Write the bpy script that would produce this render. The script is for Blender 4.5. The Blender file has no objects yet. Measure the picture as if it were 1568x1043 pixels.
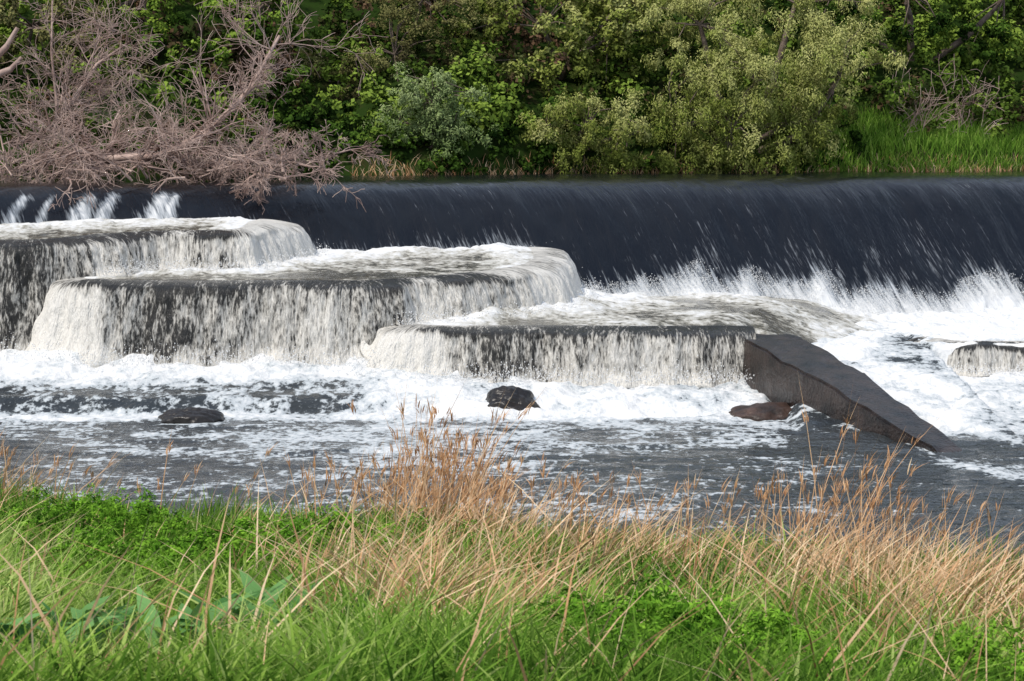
import bpy, math, numpy as np
rng=np.random.default_rng(7)
T=rng.random((256,256))
def vn(x,y,s=0):
    x=np.asarray(x,float)+s*17.31; y=np.asarray(y,float)+s*31.73
    xi=np.floor(x).astype(int); yi=np.floor(y).astype(int)
    fx=x-xi; fy=y-yi; fx=fx*fx*(3-2*fx); fy=fy*fy*(3-2*fy)
    a=T[xi&255,yi&255]; b=T[(xi+1)&255,yi&255]; c=T[xi&255,(yi+1)&255]; d=T[(xi+1)&255,(yi+1)&255]
    return (a*(1-fx)+b*fx)*(1-fy)+(c*(1-fx)+d*fx)*fy
def fbm(x,y,o=4,s=0):
    r=0;a=.5;t=0
    for i in range(o):
        r=r+a*vn(np.asarray(x)*2**i,np.asarray(y)*2**i,s+i); t+=a; a*=.5
    return r/t
def sm(a,b,x):
    t=np.clip((np.asarray(x,float)-a)/(b-a),0,1); return t*t*(3-2*t)
scene=bpy.context.scene
def link(o,parent=None):
    scene.collection.objects.link(o)
    if parent: o.parent=parent
    return o
def empty(name):
    o=bpy.data.objects.new(name,None); return link(o)
def mk(name,verts,faces,mat,attrs=None,smooth=True,parent=None):
    verts=np.ascontiguousarray(verts,dtype=np.float32); faces=np.ascontiguousarray(faces,dtype=np.int32)
    me=bpy.data.meshes.new(name); n=len(verts); m,k=faces.shape
    me.vertices.add(n); me.vertices.foreach_set('co',verts.ravel())
    me.loops.add(m*k); me.loops.foreach_set('vertex_index',faces.ravel())
    me.polygons.add(m); me.polygons.foreach_set('loop_start',np.arange(0,m*k,k,dtype=np.int32))
    me.update(calc_edges=True)
    me.polygons.foreach_set('use_smooth',np.full(m,smooth,dtype=bool))
    for kk,v in (attrs or {}).items():
        v=np.ascontiguousarray(v,dtype=np.float32)
        if v.ndim==1:
            a=me.attributes.new(kk,'FLOAT','POINT'); a.data.foreach_set('value',v)
        else:
            a=me.attributes.new(kk,'FLOAT_VECTOR','POINT'); a.data.foreach_set('vector',v.ravel())
    me.validate(); me.update()
    if mat: me.materials.append(mat)
    return link(bpy.data.objects.new(name,me),parent)
def gridf(nu,nv):
    i,j=np.meshgrid(np.arange(nu-1),np.arange(nv-1),indexing='ij')
    a=(i*nv+j).ravel(); return np.stack([a,a+nv,a+nv+1,a+1],1)

# ---------------- materials
def newmat(name):
    m=bpy.data.materials.new(name); m.use_nodes=True; nt=m.node_tree; nt.nodes.clear()
    out=nt.nodes.new('ShaderNodeOutputMaterial'); return m,nt,out
def nd(nt,t,ins=None,**props):
    n=nt.nodes.new(t)
    for k,v in props.items(): setattr(n,k,v)
    for k,v in (ins or {}).items():
        if isinstance(v,bpy.types.NodeSocket): nt.links.new(v,n.inputs[k])
        else: n.inputs[k].default_value=v
    return n
def mth(nt,op,a,b=0.0,c=None,clamp=False):
    n=nt.nodes.new('ShaderNodeMath'); n.operation=op; n.use_clamp=clamp
    for i,v in enumerate((a,b,c)):
        if v is None: continue
        if isinstance(v,bpy.types.NodeSocket): nt.links.new(v,n.inputs[i])
        else: n.inputs[i].default_value=v
    return n.outputs[0]
def ramp(nt,fac,stops):
    n=nt.nodes.new('ShaderNodeValToRGB'); nt.links.new(fac,n.inputs[0])
    e=n.color_ramp.elements
    while len(e)<len(stops): e.new(0.5)
    for i,(p,c) in enumerate(stops): e[i].position=p; e[i].color=(*c,1)
    return n.outputs[0]
def maprange(nt,v,a,b,c=0.,d=1.):
    n=nd(nt,'ShaderNodeMapRange',{'Value':v,'From Min':a,'From Max':b,'To Min':c,'To Max':d}); n.interpolation_type='SMOOTHSTEP'; return n.outputs[0]

def watermat(name,wcol,wcol2,foamcol,sc1,sc2,useuv,bump=.3,rough=.08,contrast=1.7,edge=.07,bdist=.03,w1=.5,ior=1.33,thin=(.50,.54,.56)):
    m,nt,out=newmat(name)
    if useuv: src=nd(nt,'ShaderNodeAttribute',attribute_name='uvw').outputs['Vector']
    else: src=nd(nt,'ShaderNodeNewGeometry').outputs['Position']
    def mp(s): return nd(nt,'ShaderNodeMapping',{'Vector':src,'Scale':s}).outputs[0]
    n1=nd(nt,'ShaderNodeTexNoise',{'Vector':mp(sc1),'Scale':1.,'Detail':4.,'Roughness':.6,'Distortion':.8}).outputs[0]
    n2=nd(nt,'ShaderNodeTexNoise',{'Vector':mp(sc2),'Scale':1.,'Detail':3.,'Roughness':.65}).outputs[0]
    c=mth(nt,'ADD',mth(nt,'MULTIPLY',n1,w1),mth(nt,'MULTIPLY',n2,1-w1))
    c=mth(nt,'MULTIPLY_ADD',c,contrast*1.3,.5-.5*contrast*1.3)
    foam=nd(nt,'ShaderNodeAttribute',attribute_name='foam').outputs['Fac']
    v=mth(nt,'SUBTRACT',mth(nt,'ADD',c,foam),1.)
    mask=maprange(nt,v,-edge,edge)
    wc=nd(nt,'ShaderNodeMix',{0:n1,6:(*wcol,1),7:(*wcol2,1)},data_type='RGBA').outputs[2]
    thick=maprange(nt,v,0.,.55)
    fc=nd(nt,'ShaderNodeMix',{0:thick,6:(*thin,1),7:(*foamcol,1)},data_type='RGBA').outputs[2]
    b1=nd(nt,'ShaderNodeBump',{'Height':c,'Strength':bump,'Distance':bdist}).outputs[0]
    w=nd(nt,'ShaderNodeBsdfPrincipled',{'Base Color':wc,'Roughness':rough,'IOR':ior,'Normal':b1})
    f=nd(nt,'ShaderNodeBsdfDiffuse',{'Color':fc,'Normal':b1})
    mx=nd(nt,'ShaderNodeMixShader',{0:mask,1:w.outputs[0],2:f.outputs[0]})
    nt.links.new(mx.outputs[0],out.inputs[0]); return m
WHITE=(.82,.82,.81); CREAM=(.80,.77,.71)
m_river=watermat('river_water_mat',(.016,.026,.040),(.060,.060,.050),WHITE,(1.2,1.2,1.2),(8,5.5,7),False,bump=1.,rough=.10,edge=.11,bdist=.035,contrast=1.9)
m_pool=watermat('pool_water_mat',(.03,.034,.032),(.15,.12,.07),WHITE,(1.3,1.3,1.3),(7,5,7),False,bump=.8,edge=.2,bdist=.04,thin=(.5,.48,.42))
m_fall=watermat('fall_water_mat',(.018,.020,.023),(.06,.055,.046),CREAM,(5,1.1,1),(24,5,1),True,bump=1.,rough=.22,edge=.17,bdist=.05,w1=.45,contrast=2.2,thin=(.44,.42,.38))
m_weir=watermat('weir_water_mat',(.002,.005,.010),(.012,.012,.015),WHITE,(1.6,.30,1),(15,1.6,1),True,bump=.40,rough=.12,edge=.25,bdist=.045,w1=.4,ior=1.45,thin=(.40,.43,.46))

def leafmat(name,stops,transl=.0):
    m,nt,out=newmat(name)
    t=nd(nt,'ShaderNodeAttribute',attribute_name='tint').outputs['Fac']
    col=ramp(nt,t,stops)
    p=nd(nt,'ShaderNodeBsdfDiffuse',{'Color':col})
    if transl==0:
        nt.links.new(p.outputs[0],out.inputs[0]); return m
    tr=nd(nt,'ShaderNodeBsdfTranslucent',{'Color':col})
    mx=nd(nt,'ShaderNodeMixShader',{0:transl,1:p.outputs[0],2:tr.outputs[0]})
    nt.links.new(mx.outputs[0],out.inputs[0]); return m
m_willow=leafmat('willow_leaf',[(0,(.06,.085,.015)),(.5,(.21,.25,.05)),(1,(.46,.46,.17))])
m_gwillow=leafmat('grey_willow_leaf',[(0,(.06,.10,.03)),(.5,(.17,.24,.08)),(1,(.31,.38,.16))])
m_green=leafmat('broad_leaf',[(0,(.012,.028,.006)),(.5,(.08,.15,.022)),(1,(.24,.34,.05))])
m_olive=leafmat('olive_leaf',[(0,(.07,.06,.03)),(.5,(.15,.145,.05)),(1,(.27,.26,.10))])
m_bramble=leafmat('bramble_leaf',[(0,(.15,.09,.055)),(.3,(.025,.04,.010)),(.7,(.09,.15,.022)),(1,(.22,.31,.05))])
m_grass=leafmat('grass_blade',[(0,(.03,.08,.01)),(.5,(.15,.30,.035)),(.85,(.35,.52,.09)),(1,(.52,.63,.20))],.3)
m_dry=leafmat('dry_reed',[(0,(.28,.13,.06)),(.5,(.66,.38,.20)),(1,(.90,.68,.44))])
m_weed=leafmat('weed_leaf',[(0,(.02,.07,.006)),(.5,(.10,.24,.02)),(1,(.22,.42,.04))])
m_dock=leafmat('dock_leaf',[(0,(.06,.17,.045)),(1,(.22,.42,.14))],.15)
def rockmat(name,c1,c2,sc,rough,bs=.6,lo=.35,hi=.65):
    m,nt,out=newmat(name)
    pos=nd(nt,'ShaderNodeNewGeometry').outputs['Position']
    n=nd(nt,'ShaderNodeTexNoise',{'Vector':pos,'Scale':sc,'Detail':8.,'Roughness':.65}).outputs[0]
    n2=nd(nt,'ShaderNodeTexNoise',{'Vector':pos,'Scale':sc*6,'Detail':5.}).outputs[0]
    b=nd(nt,'ShaderNodeBump',{'Height':n2,'Strength':bs,'Distance':.03}).outputs[0]
    p=nd(nt,'ShaderNodeBsdfPrincipled',{'Base Color':ramp(nt,n,[(lo,c1),(hi,c2)]),'Roughness':rough,'Normal':b})
    nt.links.new(p.outputs[0],out.inputs[0]); return m
m_wall=rockmat('wet_concrete',(.006,.005,.005),(.050,.034,.028),2.5,.30,1.)
m_rock=rockmat('wet_rock',(.008,.007,.007),(.03,.024,.02),2.5,.3)
m_rockb=rockmat('brown_rock',(.02,.013,.009),(.09,.05,.035),3,.5)
m_bark=rockmat('bark',(.09,.06,.045),(.24,.18,.14),4,.85)
m_dead=rockmat('dead_wood',(.27,.17,.14),(.60,.45,.38),1.2,.8,.0)
def groundmat():
    m,nt,out=newmat('ground_mat')
    pos=nd(nt,'ShaderNodeNewGeometry').outputs['Position']
    n=nd(nt,'ShaderNodeTexNoise',{'Vector':pos,'Scale':.9,'Detail':6.,'Roughness':.7}).outputs[0]
    p=nd(nt,'ShaderNodeBsdfDiffuse',{'Color':ramp(nt,n,[(.3,(.015,.02,.008)),(.5,(.025,.05,.010)),(.7,(.045,.035,.018))])})
    nt.links.new(p.outputs[0],out.inputs[0]); return m
m_ground=groundmat()
m_spray,nt,out=newmat('spray'); p=nd(nt,'ShaderNodeBsdfDiffuse',{'Color':(.8,.8,.79,1)}); nt.links.new(p.outputs[0],out.inputs[0])

# ---------------- layout
def crest(x): return 50+.4*x
def dd(x,y): return (crest(x)-y)*.9285
def yfb(x): return 56.5+.38*x+.5*np.sin(x*.9)
def ybk(x): return 25.0-.36*np.clip(x,-12,12)+.7*(fbm(x*.6,3,3,9)-.5)*2
ZU=3.8
def ground(x,y):
    t=ybk(x)-y
    near=np.where(t>0,.135*t+.12*sm(0,.8,t)+.25*(fbm(x*.5,y*.5,3,4)-.5)*sm(0,2,t),np.maximum(-.6,.4*t))
    near=np.minimum(near,3.4)
    t2=y-yfb(x)
    bed=np.where(dd(x,y)>1,-.6,np.where(dd(x,y)<-1,2.9,-.6+3.5*(1-(dd(x,y)+1)/2)))
    far=ZU-.1+.4*sm(0,.5,t2)+.55*np.clip(t2,0,12)+.5*(fbm(x*.3,y*.3,3,2)-.5)*sm(0,4,t2)
    r=np.where(y<35,near,bed); r=np.where(t2>0,far,r); return r
xs=np.unique(np.concatenate([np.linspace(-250,-30,24),np.arange(-30,30,.35),np.linspace(30,250,24)]))
ys=np.unique(np.concatenate([np.linspace(-120,0,14),np.arange(0,100,.35),np.linspace(100,500,20)]))
X,Y=np.meshgrid(xs,ys,indexing='ij')
mk('ground',np.stack([X,Y,ground(X,Y)],-1).reshape(-1,3),gridf(len(xs),len(ys)),m_ground)

def chaikin(p,n=3):
    p=np.array(p,float)
    for _ in range(n):
        q=np.empty((2*(len(p)-1),2)); q[0::2]=.75*p[:-1]+.25*p[1:]; q[1::2]=.25*p[:-1]+.75*p[1:]
        p=np.vstack([p[:1],q,p[-1:]])
    return p
def resample(p,st):
    s=np.concatenate([[0],np.cumsum(np.hypot(*np.diff(p,axis=0).T))]); t=np.arange(0,s[-1],st)
    return np.stack([np.interp(t,s,p[:,0]),np.interp(t,s,p[:,1])],1),t
def dl(x,y,lip):
    p,_=resample(chaikin(lip),.2); r=np.full(np.shape(x),1e9)
    for q in p: r=np.minimum(r,(x-q[0])**2+(y-q[1])**2)
    return np.sqrt(r)
lipA=[(-15,42.3),(-10,42.2),(-8.9,42.2),(-8.3,42.6),(-7.7,43.2),(-6.9,43.6),(-6.0,43.65),(-5.2,43.8),(-4.75,44.4),(-4.65,45.3),(-4.6,46.6)]
lipB=[(-9.0,43.4),(-8.9,42.3),(-8.5,41.7),(-7.4,41.5),(-6,41.35),(-4.4,41.5),(-2.9,41.3),(-2.2,41.6),(-1.1,42.2),(-.1,43.1),(0.8,44.2),(1.15,45.4),(1.15,47),(1.0,49)]
lipC=[(-2.7,42.4),(-2.65,41.4),(-2.2,40.7),(-1.2,40.4),(1,40.45),(2.4,40.25),(3.6,40.35),(4.5,40.35)]
lipC2=[(4.3,40.5),(5.3,40.9),(6.2,42.2),(7.1,44.6),(8.2,47),(8.7,49),(8.8,51)]
lipE=[(7.9,44.6),(8.0,43.8),(8.3,43.1),(9.2,42.9),(13,42.9),(18,42.9)]

def zlow(x,y):
    ye=38.5+.5*(fbm(x*1.1,0,3,5)-.5)*2
    ap=sm(ye-.45,ye+.3,y)*(.24+.38*sm(38.6,41.4,y)-.18*sm(-2,1,x)*sm(38.6,41.4,y))
    ap=ap*sm(4.8,4.4,x)
    ch=.70*sm(33.5,43.8,y)
    st=np.where(x>8.1,(.18*sm(37,42.8,y))+(.74-.18)*sm(42.85,43.0,y),ch)
    w=sm(7.6,8.3,x+.5*sm(43,45,y))
    rt=ch*(1-w)+np.where(x>7.5,st,ch)*w
    rt=rt*sm(4.6,5.0,x)
    return ap+rt
def flow(x,y):
    left=sm(-2.2,-3.4,x)
    f=.35+.05*sm(27,33,y)+.09*sm(33,36.5,y)+.10*sm(33.5,36.8,y)*(1-left)
    f=f+.26*(fbm(x*.45,y*.55,4,21)-.5)*2
    c=sm(37.,37.9,y)*.33*(1-left)+ (sm(37.0,37.7,y)*.34-sm(38.0,38.4,y)*.34+sm(39.0,40.6,y)*.54)*left
    wet=sm(4.6,4.2,x)
    f=f+c*wet+.2*(fbm(x*1.2,y*1.2,3,27)-.5)*2*wet*sm(37,38,y)
    c2=(.12*sm(34,37,y)-.04*sm(40,43,y)+.30*np.exp(-((x-7.0-.6*np.sin(y*.7))/.35)**2)+.3*np.exp(-((x-(4.9+(40.5-y)*.36+.95))/.28)**2))*(1-wet)
    c2=c2+(.62*sm(41.2,42.6,y)*sm(8.,8.6,x)-.5*sm(43,43.2,y)*sm(44.6,43.6,y)*sm(8.,8.6,x))*(1-wet)
    c2=c2+.50*sm(47.2,49.8,y-.3*(x-8))*(1-wet)-.20*sm(38,34,y)*(1-wet)+.32*np.exp(-(dl(x,y,lipC2)/.5)**2)*(1-wet)+.32*(fbm(x*.8+y*.3,y*.5,4,77)-.5)*2*(1-wet)
    return np.clip(f+c2,0,1.05)
xs=np.unique(np.concatenate([np.linspace(-120,-16,30),np.arange(-16,17,.055),np.linspace(17,120,30)]))
ys=np.unique(np.concatenate([np.arange(20,32,.09),np.arange(32,53,.055)]))
X,Y=np.meshgrid(xs,ys,indexing='ij')
F=flow(X,Y)
def ridg(x,y,s): return 1-np.abs(2*fbm(x,y,4,s)-1)*2
mb=np.exp(-((Y-(40.75+.25*(fbm(X*1.5,0*X,3,61)-.5)*2+.55*sm(-1.8,-3,X)))/.38)**2)*sm(4.6,4.0,X)
rk=np.exp(-(((X-.08)/.75)**2+((Y-38.05)/.28)**2))
Z=zlow(X,Y)+(.012+.13*sm(.55,1,F))*(fbm(X*2.2,Y*2.2,4,1)-.5)*2+.035*(fbm(X*1.1,Y*3,4,8)-.5)*2+.05*ridg(X*3.2,Y*3.2,3)*sm(.5,.9,F)-.02*sm(.5,.9,F)+.30*mb*fbm(X*2.4,Y*2.4,4,15)+.16*rk*fbm(X*4,Y*4,3,16)
mk('river_water',np.stack([X,Y,Z],-1).reshape(-1,3),gridf(len(xs),len(ys)),m_river,{'foam':np.clip(F+.25*rk,0,1.05).ravel()})

# weir
dn=np.array([.3714,-.9285])
us=np.unique(np.concatenate([np.linspace(-60,-16,20),np.arange(-16,19,.05),np.linspace(19,60,20)]))
prof=np.array([(-1,3.8),(-.6,3.79),(-.2,3.76),(.1,3.70),(.35,3.61),(.6,3.47),(.9,3.24),(1.2,2.93),(2.0,2.0),(2.8,1.08),(3.3,.52),(3.8,.0)])
al=np.concatenate([[0],np.cumsum(np.hypot(*np.diff(prof,axis=0).T))])
vs=np.arange(0,al[-1],.05)
pd=np.interp(vs,al,prof[:,0]); pz=np.interp(vs,al,prof[:,1])
k=np.ones(11)/11
pd=np.convolve(np.pad(pd,5,'edge'),k,'valid'); pz=np.convolve(np.pad(pz,5,'edge'),k,'valid')
pd[0]=-1.0
U,V=np.meshgrid(us,vs,indexing='ij')
D=np.broadcast_to(pd,U.shape); Zp=np.broadcast_to(pz,U.shape)
CX=U*.9285
base=np.where(CX<-5.2,2.85,np.where(CX<.0,2.25,1.25))
base=base-.45*sm(3,8,CX)*(CX>=0)
amp=np.where(CX<-5.2,.05,np.where(CX<.0,.20,.50+.22*sm(2,8,CX)))
Us=U-.30*Zp
tong=.45*vn(Us*.9,0*U,3)+.9*vn(Us*1.6,0*U,4)**2.4+.35*vn(Us*4.5,0*U,5)+.20*vn(Us*12,0*U,6)
ztop=base+amp*(.15+tong)
F=sm(.42,-.80,Zp-ztop)*.72+.26*sm(.2,-.7,Zp-ztop)*fbm(Us*3,V,3,9)
for cx,w,s_ in ((-11.2,.5,.66),(-10.25,.16,.6),(-9.0,.22,.68),(-8.55,.16,.66),(-7.55,.24,.76),(-7.3,.14,.74),(-12.3,.6,.7),(-9.7,.10,.5)):
    F=np.maximum(F,s_*np.exp(-((CX+.55*(3.5-Zp)-cx+.14*(fbm(V*2,U*0,2,3)-.5))/(w*(.7+.7*sm(3.8,3.0,Zp))))**2)*sm(3.72,3.50,Zp))
F=F+.03+.15*sm(3.3,1.6,Zp)+.14*(fbm(U*.6,V*.4,3,50)-.5)*sm(3.6,3.0,Zp)
disp=.07*(fbm(U*1.1,V*.5,3,2)-.5)*2*sm(0.5,1.5,V)+.14*sm(.45,1,F)*fbm(Us*4,V*2.5,4,6)+.016*(fbm(U*9,V*1.2,2,7)-.5)*sm(.3,1,V)+.03*(fbm(U*2.2,V*2.0,2,70)-.5)*sm(.1,.6,V)*sm(2.2,1.2,V)
P=np.stack([CX+(D+disp)*dn[0],50+.4*CX+(D+disp)*dn[1],Zp+disp*.45+.03*(fbm(U*.5,U*0+1,2)-.5)],-1)
mk('weir',P.reshape(-1,3),gridf(len(us),len(vs)),m_weir,{'foam':F.ravel(),'uvw':np.stack([U-.12*V,V,0*U],-1).reshape(-1,3)})
wP=P;wF=F
ds=-.98-np.arange(0,14,.12)
U,D=np.meshgrid(us,ds,indexing='ij'); CX=U*.9285
mk('upstream_river_water',np.stack([CX+D*dn[0],50+.4*CX+D*dn[1],ZU-.001+.03*(fbm(U*.5,U*0+1,2)-.5)+.02*(fbm(CX*1.5,D*3,3,3)-.5)*sm(0,1,-D-1)],-1).reshape(-1,3),gridf(len(us),len(ds))[:,::-1],m_weir,{'foam':0*U.ravel()+.02,'uvw':np.stack([U*.5,D*2,0*U],-1).reshape(-1,3)})

# cascade
casc=empty('stepped_cascade')
zA=lambda x,y:2.80+.08*np.clip(y-42.2,0,3)
zB=lambda x,y:2.06+.05*np.clip(y-41.4,0,6)
zC0=lambda x,y:1.28-.30*sm(4,8.5,x)
def zC(x,y):
    z=zC0(x,y)+.22*np.exp(-(dl(x,y,lipB)/.8)**2)*sm(-1.5,-.3,x)
    t=1-sm(0,2.4,dl(x,y,lipC2)); return z-t*(z-zlow(x,y)+.10)
zE=lambda x,y:.76+0*x
spray=[]
def inside(px,py,poly):
    r=np.zeros(px.shape,bool); n=len(poly)
    for i in range(n):
        x1,y1=poly[i];x2,y2=poly[(i+1)%n]
        if y1==y2: continue
        c=((y1>py)!=(y2>py))&(px<(x2-x1)*(py-y1)/(y2-y1)+x1); r^=c
    return r
BACK=.7
def ffA(x,y):
    return .44+.5*np.exp(-np.abs(dd(x,y)-1.5)/.9)-.15*sm(1.3,.5,dl(x,y,lipA))*sm(-5.6,-6.4,x)+.5*sm(-6.2,-5.2,x)
def ffB(x,y):
    return .42+.7*np.exp(-np.abs(dd(x,y)-2.0)/1.0)+.6*np.exp(-(dl(x,y,lipA)/.9)**2)-.12*sm(1.6,.7,dl(x,y,lipB))*sm(-.9,-1.9,x)*sm(-8.4,-7.4,x)+.4*sm(-1.,.3,x)+.3*(fbm(x*.9,y*.9,3,5)-.5)*2
def ffC(x,y):
    return .46+.4*np.exp(-np.abs(dd(x,y)-2.8)/1.1)+.5*np.exp(-(dl(x,y,lipB)/1.3)**2)-.14*sm(2.0,.8,dl(x,y,lipC))*sm(-1.2,0,x)+.14*np.sin(x*2+y)+.25*np.exp(-((dl(x,y,lipC2)-.8)/.6)**2)*sm(5.5,7,x)+.28*(fbm(x*.9,y*.9,3,6)-.5)*2
def curtain(name,lip,ztop,zbase,ff,bias,back=BACK,nv=42,white=lambda x:0*x,thr=lambda x:7+0*x):
    p,u=resample(chaikin(lip),.04)
    t=np.gradient(p,axis=0); t/=np.linalg.norm(t,axis=1)[:,None]
    for _ in range(3):
        t=np.stack([np.convolve(np.pad(t[:,i],6,'edge'),np.ones(13)/13,'valid') for i in (0,1)],1)
    t/=np.linalg.norm(t,axis=1)[:,None]
    nrm=np.stack([t[:,1],-t[:,0]],1)
    wob=.36*(fbm(u*1.0,0*u,5,len(lip))-.5)*2
    zt=ztop(p[:,0],p[:,1]); zb=zbase(p[:,0],p[:,1]); H=np.maximum(zt-zb,.15)
    d0=.085
    ob=np.linspace(-back,0,16)[:-1]
    db=d0*((ob+back)/back)**2.6
    th=(thr(p[:,0])*(.6+1.0*fbm(u*1.3,0*u,3,71)))[:,None]
    fr=np.linspace(0,1,nv)**.9
    dr=d0+fr[None,:]*(H[:,None]-d0)
    sl=2.6*d0/back
    of=(-sl+np.sqrt(sl**2+4*th*np.maximum(dr-d0,0)))/(2*th)
    n=len(p)
    O=np.concatenate([np.broadcast_to(ob,(n,len(ob))),of],1); DR=np.concatenate([np.broadcast_to(db,(n,len(ob))),dr],1)
    Uu=np.broadcast_to(u[:,None],O.shape); fr2=np.clip(DR/H[:,None],0,1)
    V=np.concatenate([np.broadcast_to(ob,(n,len(ob))),(dr-d0)*1.05+of*.3],1)
    e0=.04+.24*np.clip(fbm(Uu*1.3,0*Uu,4,88)-.35,0,1)
    falling=sm(e0-.04,e0+.10,DR)
    backness=sm(-.05,-back,O)
    O=O+wob[:,None]*sm(-back,0,O)+(.26*(fbm(Uu*2.5,V*.7,4,12)-.5)+.13*(fbm(Uu*9,V*2.5,2,16)-.5))*falling+.3*sm(.70,1,fr2)*fbm(Uu*3,V*3,3,3)
    Zz=zt[:,None]-DR+.02+.03*(fbm(Uu*2,V*2,3,4)-.5)*sm(-back,0,O)+.18*(fbm(Uu*1.1,0*V,5,14)-.5)*sm(-back,0,O)
    PX=p[:,0][:,None]+nrm[:,0][:,None]*O; PY=p[:,1][:,None]+nrm[:,1][:,None]*O
    b=bias(p[:,0])[:,None]; wt=white(p[:,0])[:,None]
    fl=ff(PX,PY)
    Ftop=(fl)*backness+(.24+wt)*(1-backness)
    F=Ftop*(1-falling)+falling*(.48+wt+b*sm(.0,.35,fr2)+.04*fr2)
    F=F+.45*sm(.80,1.0,fr2-.18*(fbm(Uu*2.5,0*V,3,8)-.5)*2)+.32*(fbm(Uu*1.2,V*.35,4,9)-.5)*2*falling
    F=F+.45*sm(.50,.66,fbm(Uu*1.6,V*.2,4,19))*(1-falling)*(1-backness)
    mk(name,np.stack([PX,PY,Zz],-1).reshape(-1,3),gridf(n,O.shape[1]),m_fall,{'foam':F.ravel(),'uvw':np.stack([Uu,V,0*V+len(lip)],-1).reshape(-1,3)},parent=casc)
    spray.append((PX[:,-1],PY[:,-1],zb,H))
def pool(name,lip,close,zf,ff,amp,fade):
    p=chaikin(lip); poly=np.vstack([p,np.array(close)])
    x0,y0=poly.min(0);x1,y1=poly.max(0)
    xs=np.arange(x0,x1+.06,.05);ys=np.arange(y0,y1+.06,.05)
    X,Y=np.meshgrid(xs,ys,indexing='ij')
    ok=inside(X,Y,poly)
    for _ in range(8 if fade is not lipC else 5):
        e=ok.copy(); e[1:]&=ok[:-1]; e[:-1]&=ok[1:]; e[:,1:]&=ok[:,:-1]; e[:,:-1]&=ok[:,1:]; ok=e
    F=np.clip(ff(X,Y),0,1.05)
    fd=sm(BACK-.25,BACK+.6,dl(X,Y,fade))
    Z=zf(X,Y)+fd*(amp*sm(.3,1,F)*(fbm(X*1.6,Y*1.6,4,31)-.3)*2+.06*ridg(X*3,Y*3,5)*sm(.5,1,F))+.02*(fbm(X*3,Y*3,3,2)-.5)*fd-.06*(1-sm(BACK-.3,BACK,dl(X,Y,fade)))
    f=gridf(len(xs),len(ys)); okf=ok.ravel()[f].all(1); f=f[okf]
    used=np.unique(f); remap=np.zeros(X.size,int); remap[used]=np.arange(len(used))
    V=np.stack([X,Y,Z],-1).reshape(-1,3)[used]
    mk(name,V,remap[f],m_pool,{'foam':F.ravel()[used]},parent=casc)
pool('top_pool_water',lipA,[(-4.6,48),(-15,46)],zA,ffA,.05,lipA)
pool('middle_pool_water',lipB,[(1.0,50.5),(-9,48)],zB,ffB,.08,lipB)
pool('lower_pool_water',lipC+lipC2[1:],[(8.8,53),(-2.7,48)],zC,ffC,.10,lipC)
curtain('top_waterfall',lipA,zA,lambda x,y:np.where(x<-8.2,.45,2.05),ffA,lambda x:np.where(x<-8.2,-.02,.25),white=lambda x:.45*sm(-5.7,-4.9,x)-.08*(x<-8.2),thr=lambda x:7-2.*sm(-5.6,-4.9,x))
curtain('middle_waterfall',lipB,zB,lambda x,y:np.where(x<-2.3,.45,1.15),ffB,lambda x:.12+.20*sm(-2.6,-1.6,x)+.35*sm(-7.3,-8.0,x),white=lambda x:.42*sm(-.4,.5,x)+.3*sm(-8.,-8.6,x),thr=lambda x:7-2.5*sm(-1.2,.6,x)-4*sm(-7.8,-8.6,x))
curtain('lower_waterfall',lipC,zC0,lambda x,y:.25+0*x,ffC,lambda x:.14+.40*sm(-.9,-1.8,x),white=lambda x:.4*sm(-1.2,-2,x),thr=lambda x:7-5*sm(-1.0,-2.2,x))
curtain('far_waterfall',lipE,zE,lambda x,y:.1+0*x,flow,lambda x:.16+0*x,back=.6)

# spray
pts=[];sz=[]
for PX,PY,zb,H in spray:
    n=int(len(PX)*14); i=rng.integers(0,len(PX),n)
    h=np.abs(rng.normal(0,.14,n))*np.minimum(H[i],1.2)
    pts.append(np.stack([PX[i]+rng.normal(0,.1,n),PY[i]-np.abs(rng.normal(0,.16,n)),zb[i]+.15+h],1)); sz.append(.004+.011*rng.random(n)**2)
m=(wF>.45)&(wF<.95)&(wP[...,0]>0)&(wP[...,0]<18); idx=np.argwhere(m); idx=idx[rng.integers(0,len(idx),30000)]
q=wP[idx[:,0],idx[:,1]]; h=np.abs(rng.normal(0,.14,len(q)))
pts.append(q+np.stack([dn[0]*h+rng.normal(0,.04,len(q)),dn[1]*h,h*.5],1)); sz.append(.003+.008*rng.random(len(q))**2)
pts=np.vstack(pts);sz=np.concatenate(sz)
octv=np.array([(1,0,0),(-1,0,0),(0,1,0),(0,-1,0),(0,0,1.5),(0,0,-1.5)],float)
octf=np.array([(0,2,4),(2,1,4),(1,3,4),(3,0,4),(2,0,5),(1,2,5),(3,1,5),(0,3,5)])
mk('water_spray',(pts[:,None,:]+octv[None]*sz[:,None,None]).reshape(-1,3),(octf[None]+6*np.arange(len(pts))[:,None,None]).reshape(-1,3),m_spray)

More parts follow.
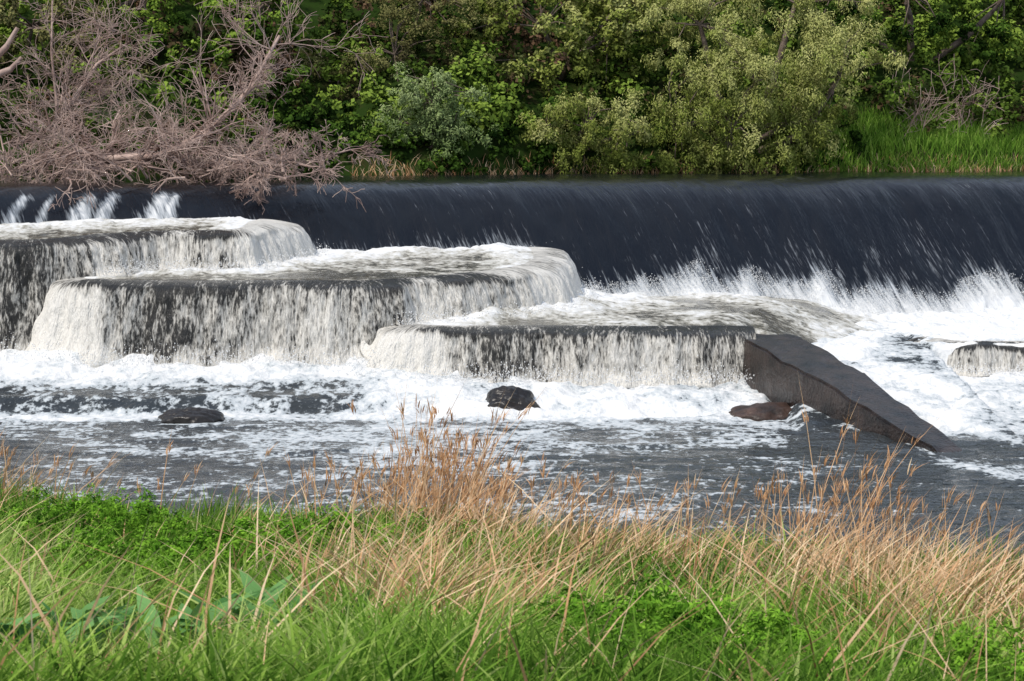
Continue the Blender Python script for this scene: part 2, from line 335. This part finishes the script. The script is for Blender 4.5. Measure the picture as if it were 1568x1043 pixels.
import bmesh
def wall():
    bm=bmesh.new()
    L=[(4.15,41.2,1.12),(4.2,40.1,1.12),(4.98,37.6,.80),(6.45,33.8,.06),(6.62,33.3,-.12)]
    W=[1.25,1.2,1.05,.5,.35]
    rows=[]
    for (x,y,z),w in zip(L,W):
        rows.append([bm.verts.new((x-.04,y,-.7)),bm.verts.new((x,y,z)),bm.verts.new((x+w,y+.18,z-.02)),bm.verts.new((x+w+.04,y+.18,-.7))])
    for a,b in zip(rows[:-1],rows[1:]):
        for i in range(3): bm.faces.new((a[i],b[i],b[i+1],a[i+1]))
    bm.faces.new(rows[0]); bm.faces.new(rows[-1][::-1])
    bmesh.ops.recalc_face_normals(bm,faces=bm.faces)
    bmesh.ops.bevel(bm,geom=[e for e in bm.edges],offset=.04,segments=2,affect='EDGES')
    bmesh.ops.triangulate(bm,faces=bm.faces)
    bmesh.ops.subdivide_edges(bm,edges=bm.edges,cuts=7,use_grid_fill=True)
    co=np.array([v.co[:] for v in bm.verts])
    dv=.12*(fbm(co[:,0]*2+co[:,2]*2,co[:,1]*2,5,2)-.5)
    dz=.12*(fbm(co[:,0]*3,co[:,1]*2+7,5,8)-.5)
    for v,q,z in zip(bm.verts,dv,dz): v.co.x+=q; v.co.z+=z
    me=bpy.data.meshes.new('concrete_wall'); bm.to_mesh(me); bm.free(); me.materials.append(m_wall)
    link(bpy.data.objects.new('concrete_wall',me))
wall()
def rock(name,c,s,mat,seed):
    bm=bmesh.new(); bmesh.ops.create_icosphere(bm,subdivisions=5,radius=1)
    co=np.array([v.co[:] for v in bm.verts])
    r=1+1.0*(fbm(co[:,0]*1.2+seed,co[:,1]*1.2+co[:,2],5,seed)-.5)
    co=co*r[:,None]*np.array(s)+np.array(c)
    for v,q in zip(bm.verts,co): v.co=q
    me=bpy.data.meshes.new(name); bm.to_mesh(me); bm.free(); me.materials.append(mat)
    for p_ in me.polygons: p_.use_smooth=True
    link(bpy.data.objects.new(name,me))
rock('river_rock',(-5.45,37.5,-.02),(.48,.4,.24),m_rock,1)
rock('river_rock',(.02,38.45,.06),(.52,.38,.33),m_rock,2)
rock('river_rock',(4.35,38.0,-.05),(.6,.5,.24),m_rockb,4)

# ---------------- tubes/trees
def tubes(name,segs,mat,parent=None,k=5):
    S=np.array(segs,float); P0=S[:,0:3];P1=S[:,3:6];R0=S[:,6];R1=S[:,7]
    d=P1-P0; L=np.linalg.norm(d,axis=1)[:,None]+1e-9; d=d/L
    ref=np.where(np.abs(d[:,2:3])>.9,np.array([[1.,0,0]]),np.array([[0,0,1.]]))
    a=np.cross(d,ref); a/=np.linalg.norm(a,axis=1)[:,None]; b=np.cross(d,a)
    th=np.arange(k)*2*np.pi/k
    ring=a[:,None,:]*np.cos(th)[None,:,None]+b[:,None,:]*np.sin(th)[None,:,None]
    V=np.concatenate([P0[:,None]+ring*R0[:,None,None],(P1+d*R1[:,None]*.5)[:,None]+ring*R1[:,None,None]],1)
    i=np.arange(k); f=np.stack([i,(i+1)%k,(i+1)%k+k,i+k],1)
    return mk(name,V.reshape(-1,3),(f[None]+2*k*np.arange(len(S))[:,None,None]).reshape(-1,4),mat,parent=parent)
def grow(segs,tips,p,d,L,r,depth,nseg=4,wild=.3,grav=0.,kids=2,minr=.005,shrink=.6):
    p=np.array(p,float); d=np.array(d,float); d/=np.linalg.norm(d)
    for i in range(nseg):
        d=d+rng.normal(0,wild*.5,3)+np.array([0,0,grav]); d/=np.linalg.norm(d)
        q=p+d*L/nseg; r1=max(minr,r*(1-.7*(i+1)/nseg)); r0=max(minr,r*(1-.7*i/nseg))
        segs.append((*p,*q,r0,r1)); p=q
        if depth>0:
            for _ in range(rng.poisson(kids) if i>0 or depth<3 else 1):
                c=d+rng.normal(0,.6,3); grow(segs,tips,p,c,L*shrink*rng.uniform(.7,1.2),r1*.65,depth-1,nseg,wild,grav,kids,minr,shrink)
    tips.append(p)
def leafverts(pos,nrm,L,W,droop):
    n=len(pos); nrm=nrm/(np.linalg.norm(nrm,axis=1)[:,None]+1e-9)
    a=rng.normal(0,1,(n,3)); a[:,2]-=droop; a-=nrm*(a*nrm).sum(1)[:,None]; a/=np.linalg.norm(a,axis=1)[:,None]+1e-9
    b=np.cross(nrm,a)
    L=L*rng.uniform(.6,1.3,n)[:,None];W=W*rng.uniform(.6,1.3,n)[:,None]
    return np.stack([pos+a*L/2,pos+b*W/2,pos-a*L/2,pos-b*W/2],1).reshape(-1,3)
def foliage(name,C,R,per,L,W,tint,mat,droop=.3,parent=None,flat=.8,sub=6):
    C=np.asarray(C);n=len(C)
    so=rng.normal(0,1,(n,sub,3)); so/=np.linalg.norm(so,axis=2)[...,None]; so*=rng.uniform(.35,1.,(n,sub,1)); so[...,2]*=flat
    SC=(C[:,None]+so*R[:,None,None]).reshape(-1,3); SR=np.repeat(R,sub)*rng.uniform(.28,.5,n*sub)
    ST=np.repeat(tint,sub)+.10*rng.normal(0,1,n*sub)+.14*so[...,2].ravel()  # random tint, plus top light painted in: upper sub-clumps paler
    so=so.reshape(-1,3)
    per=max(4,int(per/sub)); i=np.repeat(np.arange(n*sub),per); N=len(i)
    o=rng.normal(0,1,(N,3)); o/=np.linalg.norm(o,axis=1)[:,None]; r=rng.random(N)[:,None]**.5
    off=o*r*SR[i][:,None]*np.array([1,1,flat])
    off[:,2]-=rng.random(N)**1.5*droop*SR[i]*1.6
    pos=SC[i]+off
    nr=o*.6+so[i]*.8+np.array([0,-.1,.5])+rng.normal(0,.45,(N,3))
    t=np.clip(ST[i]+.08*rng.normal(0,1,N)+.12*o[:,2],0,1)  # upper leaves of each sub-clump tinted lighter, as if lit from above
    V=leafverts(pos,nr,L,W,droop*2)
    return mk(name,V,np.arange(4*N).reshape(-1,4),mat,{'tint':np.repeat(t,4)},smooth=False,parent=parent)
def crown(ells,n):
    ells=np.array(ells,float); w=ells[:,3]*ells[:,5]; i=rng.choice(len(ells),n,p=w/w.sum())
    o=rng.normal(0,1,(n,3)); o/=np.linalg.norm(o,axis=1)[:,None]; o[:,1]=-np.abs(o[:,1])*np.where(rng.random(n)<.85,1,-1)
    r=rng.uniform(.6,1.12,n)[:,None]; c=ells[i,:3]+o*r*ells[i,3:]
    return c
def tree(name,basep,ells,ncl,rad,per,L,W,mat,tm=.5,ts=.22,droop=.4,trunk=.14):
    e=empty(name); segs=[]
    b=np.array(basep,float)
    C=crown(ells,ncl); cz=np.array([x[:3] for x in ells])
    for c in cz:
        mid=(b+c)/2+rng.normal(0,.25,3)
        pts=[b,b*.7+mid*.3+rng.normal(0,.08,3),mid,mid*.4+c*.6+rng.normal(0,.1,3),c]
        rr=np.linspace(trunk,trunk*.35,5)
        for j in range(4): segs.append((*pts[j],*pts[j+1],rr[j],rr[j+1]))
    for c in C[::2]:
        s=cz[np.argmin(((cz-c)**2).sum(1))]; m=(s+c)/2+np.array([0,0,.15])+rng.normal(0,.08,3)
        segs.append((*s,*m,.03,.02)); segs.append((*m,*c,.02,.007))
    tubes('trunk_and_limbs',segs,m_bark,e)
    R=rad*rng.uniform(.6,1.35,ncl)
    t=np.clip(tm+ts*rng.normal(0,1,ncl)+.12*(C[:,2]-C[:,2].mean())/C[:,2].std(),0,1)  # random tint per clump; light on the crown top painted in by height
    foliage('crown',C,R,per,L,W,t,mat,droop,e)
    return e
tree('willow_tree',(6.2,59.5,4.2),[(6.4,58.2,6.2,2.5,1.3,1.7),(4.2,57.8,5.0,1.4,1.0,1.1),(5.6,57.2,4.9,1.8,.8,.9),(8.6,58.7,6.3,1.5,1.1,1.3),(7.2,58.4,5.1,1.3,.9,1.0),(5,59.5,7.7,2,1.0,1.2),(7.6,60,8.3,2.2,1.0,1.1)],155,.52,500,.10,.030,m_willow,.70,.12,.9,.16)
tree('willow_tree',(1.9,58.6,4.1),[(1.9,57.2,5.0,1.3,.7,1.0),(2.9,57.2,4.7,1.0,.7,.8),(0.9,57.4,4.8,.7,.6,.8)],46,.40,380,.09,.029,m_willow,.58,.15,.8,.1)
tree('maple_tree',(0.9,62,5.5),[(0.8,60.6,7.7,2.2,1.2,1.4),(2.9,60.6,7.6,1.5,1.1,1.6),(1.0,60.4,6.3,1.6,1.0,.9),(3.6,62,9.3,2.4,1.2,1.2)],90,.46,280,.11,.075,m_willow,.60,.18,.4,.12)
tree('grey_willow_tree',(-2.4,57.0,4.1),[(-2.0,55.8,5.6,1.1,.7,.75),(-1.5,55.8,4.95,.8,.6,.5),(-2.9,55.9,5.0,.7,.5,.5)],54,.38,340,.085,.03,m_gwillow,.74,.14,.4,.06)
tree('olive_leaved_tree',(-3.6,60,4.5),[(-3.1,59.0,6.9,1.9,1.1,1.6),(-4.6,59.0,6.0,1.3,.9,1.2),(-2.4,60,8.4,2,1.2,1.3)],85,.42,210,.075,.038,m_olive,.55,.2,.3,.09)
tree('ivy_clad_tree',(-8.2,58.0,4.6),[(-8.0,57.2,6.9,1.9,1.0,1.6),(-6.6,57.0,6.0,1.3,.9,1.3),(-9.5,57.5,8.3,2,1.1,1.3),(-6.4,57.8,8.2,1.2,1,1.2)],90,.42,240,.11,.085,m_green,.65,.18,.3,.14)
tree('ash_tree',(-12.5,56.5,4.6),[(-12,56.0,7.5,2.2,1.1,1.6),(-10.6,56,6.0,1.5,.9,1.2),(-14,56.2,6.2,1.8,1.2,1.6)],80,.42,200,.10,.06,m_olive,.55,.2,.3,.12)
tree('hawthorn_tree',(11.8,66,6.5),[(11.5,65,8.9,2.4,1.4,1.5),(14.5,66,8.8,2.4,1.4,1.6),(9.5,65,9.0,1.8,1.4,1.5)],70,.5,220,.12,.085,m_green,.40,.2,.3,.14)
C=[];R=[]
for _ in range(210):
    x=rng.uniform(-8,9.5); t2=abs(rng.normal(0,.9)); y=yfb(x)+t2
    C.append((x,y,ground(x,y)+rng.uniform(0,.75)));R.append(rng.uniform(.22,.45))
C=np.array(C);R=np.array(R)
foliage('bank_shrubs',C,R,150,.11,.085,np.clip(.22+.5*(fbm(C[:,0]*.7,C[:,2],3,3)-.5)*2+.12*rng.normal(0,1,len(C)),0,1),m_green,.4)  # low tint paints shadow pockets into the shrub leaves
C=[];R=[]
for _ in range(1000):
    x=rng.uniform(-17,19); t2=rng.uniform(.8,10); y=yfb(x)+t2
    C.append((x,y,ground(x,y)+rng.uniform(-.1,1.0)));R.append(rng.uniform(.35,.8))
C=np.array(C);R=np.array(R)
tt=np.clip(.52+1.1*(fbm(C[:,0]*.45,C[:,1]*.45,3,3)-.5)*2+.15*rng.normal(0,1,len(C)),0,1)
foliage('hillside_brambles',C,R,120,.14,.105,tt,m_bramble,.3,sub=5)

# dead fallen tree
segs=[];tips=[]
def limb(pts,r0,r1,kids,L,depth,grav=-.02):
    pts=np.array(pts,float); n=len(pts); rr=np.linspace(r0,r1,n)
    for j in range(n-1):
        segs.append((*pts[j],*pts[j+1],rr[j],rr[j+1]))
        for _ in range(kids):
            a=rng.random(); p=pts[j]*(1-a)+pts[j+1]*a
            dv=(pts[j+1]-pts[j]); dv/=np.linalg.norm(dv)
            grow(segs,tips,p,dv*.7+rng.normal(0,.7,3)+np.array([0,-.1,.25]),L*rng.uniform(.6,1.2),rr[j]*.35,depth,4,.38,grav,1.3,.006,.6)
limb([(-9.6,49.6,4.2),(-8.75,48.6,4.3),(-7.6,48.2,4.35),(-6.7,48.4,4.8),(-6.2,48.8,5.3),(-5.8,49.3,5.8),(-5.2,50.0,7.0)],.15,.04,7,1.3,2)
limb([(-7.6,49.3,4.3),(-6.9,49.0,4.15),(-6.1,48.8,4.1),(-5.2,48.8,4.4)],.08,.03,6,1.1,2)
limb([(-11.4,50.5,4.6),(-10.6,50.5,4.8),(-9.9,50.4,5.6),(-9.4,50.6,6.4),(-8.7,50.8,6.9)],.10,.03,7,1.3,2)
limb([(-10.8,50.6,4.0),(-10.3,50.2,4.6),(-10.2,50,5.5),(-10.3,50,6.6),(-10.3,50.2,7.8)],.06,.02,5,1.0,2)
for _ in range(84):
    x=rng.uniform(-12.5,-4.0); y=rng.uniform(46.3,50.5)+.15*(x+8); h=rng.uniform(.6,1.3)*(1.1 if x<-7 else .75)
    grow(segs,tips,(x,y,3.95+rng.uniform(-.1,.5)),(rng.normal(.1,.9),rng.normal(-.2,.4),.4),h,.035,3,4,.42,-.08,1.0,.007,.62)
print('dead segs',len(segs))
dt=empty('fallen_dead_tree')
tubes('branches_and_twigs',segs,m_dead,dt,3)
s2=[];pp=[(-12.2,49.5,6.0),(-11.6,49.5,6.35),(-11.2,49.5,6.75),(-10.95,49.5,7.15)]
for a,b,r in zip(pp[:-1],pp[1:],(.1,.085,.06)): s2.append((*a,*b,r,r*.8))
pp=[(-12.2,49.5,6.0),(-11.6,49.4,6.05),(-11.1,49.4,6.25),(-10.85,49.4,6.5)]
for a,b,r in zip(pp[:-1],pp[1:],(.11,.09,.06)): s2.append((*a,*b,r,r*.75))
tubes('broken_limb',s2,m_dead,dt,8)
C=[];R=[]
for _ in range(90):
    x=rng.uniform(-13,-5); C.append((x,51.3+.35*(x+8)+rng.uniform(-.5,1.8),4.0+rng.uniform(-.1,1.3)));R.append(rng.uniform(.2,.45))
foliage('tangled_undergrowth',np.array(C),np.array(R),100,.11,.06,rng.random(len(C))*.75,m_bramble,.3)
segs=[]
for _ in range(60):
    x=rng.uniform(10.6,13.5); y=yfb(x)+rng.uniform(1.0,2.6)
    grow(segs,tips,(x,y,ground(x,y)),(.5+rng.normal(0,.4),-.2,.9),rng.uniform(.6,1.3),.015,1,4,.3,-.03,1.,.007,.5)
tubes('dead_bracken',segs,m_dead,None,3)

# ---------------- blades
def blades(name,B,h,w,lean,curl,tint,mat,prof='grass',parent=None,lv=5):
    n=len(B); t=np.linspace(0,1,lv)
    th=rng.random(n)*2*np.pi; wd=np.stack([np.cos(th),np.sin(th)*.6,0*th],1)
    hor=lean[:,None,:]*(t[None,:,None]**1.5)*h[:,None,None]
    z=h[:,None]*(t[None]-curl[:,None]*t[None]**2.2)
    c=np.concatenate([B[:,None,:2]+hor,(B[:,2:3]+z)[...,None]],2)
    wp={'grass':[.8,1,.85,.5,.04],'dock':[.12,.8,1,.7,.03],'plume':[.3,1,.9,.6,.1]}[prof]
    wp=np.interp(t,np.linspace(0,1,5),wp)
    s=wd[:,None,:]*(w[:,None]*wp[None])[...,None]*.5
    V=np.stack([c-s,c+s],2).reshape(-1,3)
    j=np.arange(lv-1); f=np.stack([2*j,2*j+1,2*j+3,2*j+2],1)
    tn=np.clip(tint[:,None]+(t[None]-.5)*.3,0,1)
    mk(name,V,(f[None]+2*lv*np.arange(n)[:,None,None]).reshape(-1,4),mat,{'tint':np.repeat(tn.ravel(),2)},parent=parent)
    return c
def samp(n,y0=8.8,y1=29.5):
    y=y0*(y1/y0)**rng.random(n); x=rng.uniform(-1,1,n)*(.25*y+1.0)
    k_=(ybk(x)-y)>.02; x=x[k_];y=y[k_]; return x,y,ground(x,y)
WEEDS=[(-3.9,20.5,1.0,1.4,100,.60),(-1.9,18.6,1.0,1.5,120,.60),(-3.0,16.5,.8,1.2,60,.5),(1.0,12.2,.95,1.3,200,.5),(-.7,21.8,.5,.8,25,.5),(2.6,11.6,.5,.8,50,.45)]
def weedmask(x,y):
    m=0*x
    for cx,cy,rx,ry,_,_ in WEEDS: m=np.maximum(m,np.exp(-(((x-cx)/rx)**4+((y-cy+.5)/(ry+.4))**4)))
    m=np.maximum(m,1.15*np.exp(-(((x+2.1)/1.0)**4+((y-11.2)/1.5)**4)))
    return m
x,y,z=samp(78000); wm=weedmask(x,y); k_=rng.random(len(x))>.85*wm; x=x[k_];y=y[k_];z=z[k_]; n=len(x); wm=wm[k_]
pt=fbm(x*.7,y*.45,4,17)
h=(.18+.40*rng.random(n))*(.40+1.2*pt)*(1-.5*np.clip(wm,0,1))*(.75+.25*sm(0,1.5,ybk(x)-y))
lean=np.stack([rng.normal(.08,.55,n)+1.2*(fbm(x*.8,y*.8,2,33)-.5),rng.normal(0,.4,n)],1)
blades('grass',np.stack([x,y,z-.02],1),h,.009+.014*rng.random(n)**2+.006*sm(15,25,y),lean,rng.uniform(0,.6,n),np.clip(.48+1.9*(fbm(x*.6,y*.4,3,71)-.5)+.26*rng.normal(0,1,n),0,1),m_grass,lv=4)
x,y,z=samp(22000); wm=weedmask(x,y); k_=(rng.random(len(x))<sm(.35,.6,fbm(x*.6,y*.4,3,61))+.5*(x<-.5))&(rng.random(len(x))>.9*wm); x=x[k_];y=y[k_];z=z[k_]; n=len(x)
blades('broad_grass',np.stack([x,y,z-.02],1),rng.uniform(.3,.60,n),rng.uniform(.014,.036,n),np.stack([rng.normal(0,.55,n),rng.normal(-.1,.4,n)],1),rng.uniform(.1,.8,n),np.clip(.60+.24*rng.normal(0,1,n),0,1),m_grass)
x=rng.uniform(-9,10,7000); y=ybk(x)-np.abs(rng.normal(0,1.2,7000))-.05; k_=(fbm(x*.9,y*.5,3,44)>.48)|(x>5); x=x[k_];y=y[k_]; n=len(x)
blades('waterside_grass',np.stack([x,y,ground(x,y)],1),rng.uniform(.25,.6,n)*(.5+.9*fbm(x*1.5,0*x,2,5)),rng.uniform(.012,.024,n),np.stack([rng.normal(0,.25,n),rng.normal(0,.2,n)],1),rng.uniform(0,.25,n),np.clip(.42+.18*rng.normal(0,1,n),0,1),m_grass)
def dens(x,y):
    d=.035+0*x
    g=lambda cx,cy,sx,sy,a:a*np.exp(-((x-cx)/sx)**2-((y-cy)/sy)**2)
    d=d+g(-.8,24.4,.8,1.6,1.)+g(.8,21.3,1.3,1.8,.5)+g(3.0,19.5,1.5,2.2,.65)+g(4.1,16,1.3,2.5,.5)+g(-.6,16.,.8,1.5,.8)+g(.6,17.5,.7,1.8,.55)+g(-6.7,26.7,.8,1.3,.8)+g(2.9,14.5,.7,1.7,.55)+g(3.4,21.5,1.,1.0,.5)+g(-.5,13.,.5,1.3,.5)
    return d
x,y,z=samp(95000,9.,29.); k_=(rng.random(len(x))<dens(x,y)*.42*(4*np.clip(fbm(x*1.3,y*.8,3,51)-.28,0,1)))&(rng.random(len(x))>.8*weedmask(x,y)); x=x[k_];y=y[k_];z=z[k_]; n=len(x); print('dry',n)
sg=np.where(rng.random(n)<.78,1,-1)
lean=np.stack([sg*np.abs(rng.normal(.45,.45,n)),rng.normal(-.05,.3,n)],1)
hh=rng.uniform(.35,.95,n)*(1+.15*sm(20,25,y))
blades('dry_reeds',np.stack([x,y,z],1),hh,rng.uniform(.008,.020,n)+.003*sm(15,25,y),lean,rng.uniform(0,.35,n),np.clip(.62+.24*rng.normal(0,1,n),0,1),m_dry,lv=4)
bx=np.concatenate([rng.normal(-.9,.5,280),rng.normal(3.4,.35,70),rng.uniform(.2,5.5,90),rng.normal(-6.7,.5,90),rng.uniform(-6,-1.5,25)]); by=ybk(bx)-np.abs(rng.normal(.5,.9,len(bx)))-.1; n=len(bx)
hs=rng.uniform(.5,1.15,n)+.95*(np.abs(bx+.9)<.5)*rng.random(n)**2+1.1*(np.abs(bx-3.4)<.3)*rng.random(n)**2+.15
ln=np.stack([rng.normal(.16,.24,n),rng.normal(0,.12,n)],1)
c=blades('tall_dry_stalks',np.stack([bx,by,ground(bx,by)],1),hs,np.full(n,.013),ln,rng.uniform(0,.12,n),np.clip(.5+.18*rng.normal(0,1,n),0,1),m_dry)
tip=c[:,-2,:]; tp=np.repeat(tip,5,0)+rng.normal(0,.015,(5*n,3)); m5=len(tp)
blades('reed_seed_heads',tp,rng.uniform(.08,.2,m5),rng.uniform(.008,.018,m5),np.repeat(ln,5,0)+rng.normal(0,.22,(m5,2)),rng.uniform(0,.3,m5),np.clip(.4+.18*rng.normal(0,1,m5),0,1),m_dry,'plume')
def weeds(name,cx,cy,rx,ry,n,hgt):
    th=rng.random(n)*2*np.pi; r=np.sqrt(rng.random(n)); x=cx+rx*r*np.cos(th); y=cy+ry*r*np.sin(th)
    C=np.stack([x,y,ground(x,y)+hgt*(.3+.7*rng.random(n))*(1-.45*r**2)],1)
    foliage(name,C,rng.uniform(.09,.17,n),90,.045,.016,np.clip(.58+.18*rng.normal(0,1,n),0,1),m_weed,.1)
for w_ in WEEDS: weeds('cow_parsley_plant',*w_)
for cx,cy,n in ((-2.35,12.0,24),(-1.85,11.8,22),(-2.6,11.4,16),(-1.45,12.2,14),(-.95,12.6,9)):
    x=cx+rng.normal(0,.10,n); y=cy+rng.normal(0,.10,n)
    th=rng.random(n)*2*np.pi; l=rng.uniform(.5,1.1,n)
    blades('dock_plant',np.stack([x,y,ground(x,y)+.08],1),rng.uniform(.26,.42,n),rng.uniform(.08,.14,n),np.stack([np.cos(th)*l,np.sin(th)*l],1),rng.uniform(.2,.6,n),np.clip(.5+.3*rng.normal(0,1,n),0,1),m_dock,'dock',lv=7)
x=rng.uniform(7.2,18,9000); y=yfb(x)+rng.random(9000)**1.4*2.2; n=len(x)
blades('far_bank_grass',np.stack([x,y,ground(x,y)-.03],1),rng.uniform(.25,.6,n),rng.uniform(.02,.035,n),np.stack([rng.normal(0,.3,n),rng.normal(0,.3,n)],1),rng.uniform(0,.3,n),np.clip(.52+.18*rng.normal(0,1,n),0,1),m_grass,lv=3)
x=rng.uniform(-4,20,2000); y=yfb(x)+rng.random(2000)*.4-.1; n=len(x)
blades('far_bank_dry_grass',np.stack([x,y,np.maximum(ground(x,y),3.75)],1),rng.uniform(.1,.35,n),rng.uniform(.012,.025,n),np.stack([rng.normal(0,.6,n),rng.normal(0,.3,n)],1),rng.uniform(0,.3,n),rng.random(n),m_dry,lv=3)

# ---------------- light
S=np.array([-.50,-.50,.95]); S/=np.linalg.norm(S); el=math.asin(S[2]); az=math.atan2(S[0],S[1])
w=bpy.data.worlds.new('World'); scene.world=w; w.use_nodes=True; nt=w.node_tree
bg=nt.nodes['Background']; sky=nt.nodes.new('ShaderNodeTexSky'); sky.sky_type='NISHITA'; sky.sun_disc=False
sky.sun_elevation=el; sky.sun_rotation=az; sky.dust_density=2.0
tc=nd(nt,'ShaderNodeTexCoord').outputs['Generated']
cn=nd(nt,'ShaderNodeTexNoise',{'Vector':tc,'Scale':2.2,'Detail':3.,'Roughness':.6}).outputs[0]
cm=maprange(nt,cn,.40,.62,.12,.60)
sep=nd(nt,'ShaderNodeSeparateXYZ',{'Vector':tc}).outputs['Z']
hz=maprange(nt,sep,.85,.45,0.,.85)   # thin haze/cloud thickens toward the horizon
cm=mth(nt,'MAXIMUM',cm,hz)
mixc=nd(nt,'ShaderNodeMix',{0:cm,6:sky.outputs[0],7:(4.9,5.7,6.9,1)},data_type='RGBA').outputs[2]
nt.links.new(mixc,bg.inputs[0]); bg.inputs[1].default_value=.135
ld=bpy.data.lights.new('sun','SUN'); ld.energy=2.7; ld.angle=math.radians(4); ld.color=(1,.94,.85)
lo=link(bpy.data.objects.new('sun',ld))
from mathutils import Vector
lo.rotation_euler=Vector(S).to_track_quat('Z','Y').to_euler()
cd=bpy.data.cameras.new('camera'); cd.sensor_width=36; cd.lens=36*3396/1568; cd.clip_end=2000
cd.dof.use_dof=True; cd.dof.focus_distance=43; cd.dof.aperture_fstop=10
co=link(bpy.data.objects.new('camera',cd)); co.location=(0,0,4.9)
co.rotation_euler=(math.radians(90-5.4),0,0)
scene.camera=co
scene.view_settings.view_transform='Standard'; scene.view_settings.look='None'; scene.view_settings.exposure=0
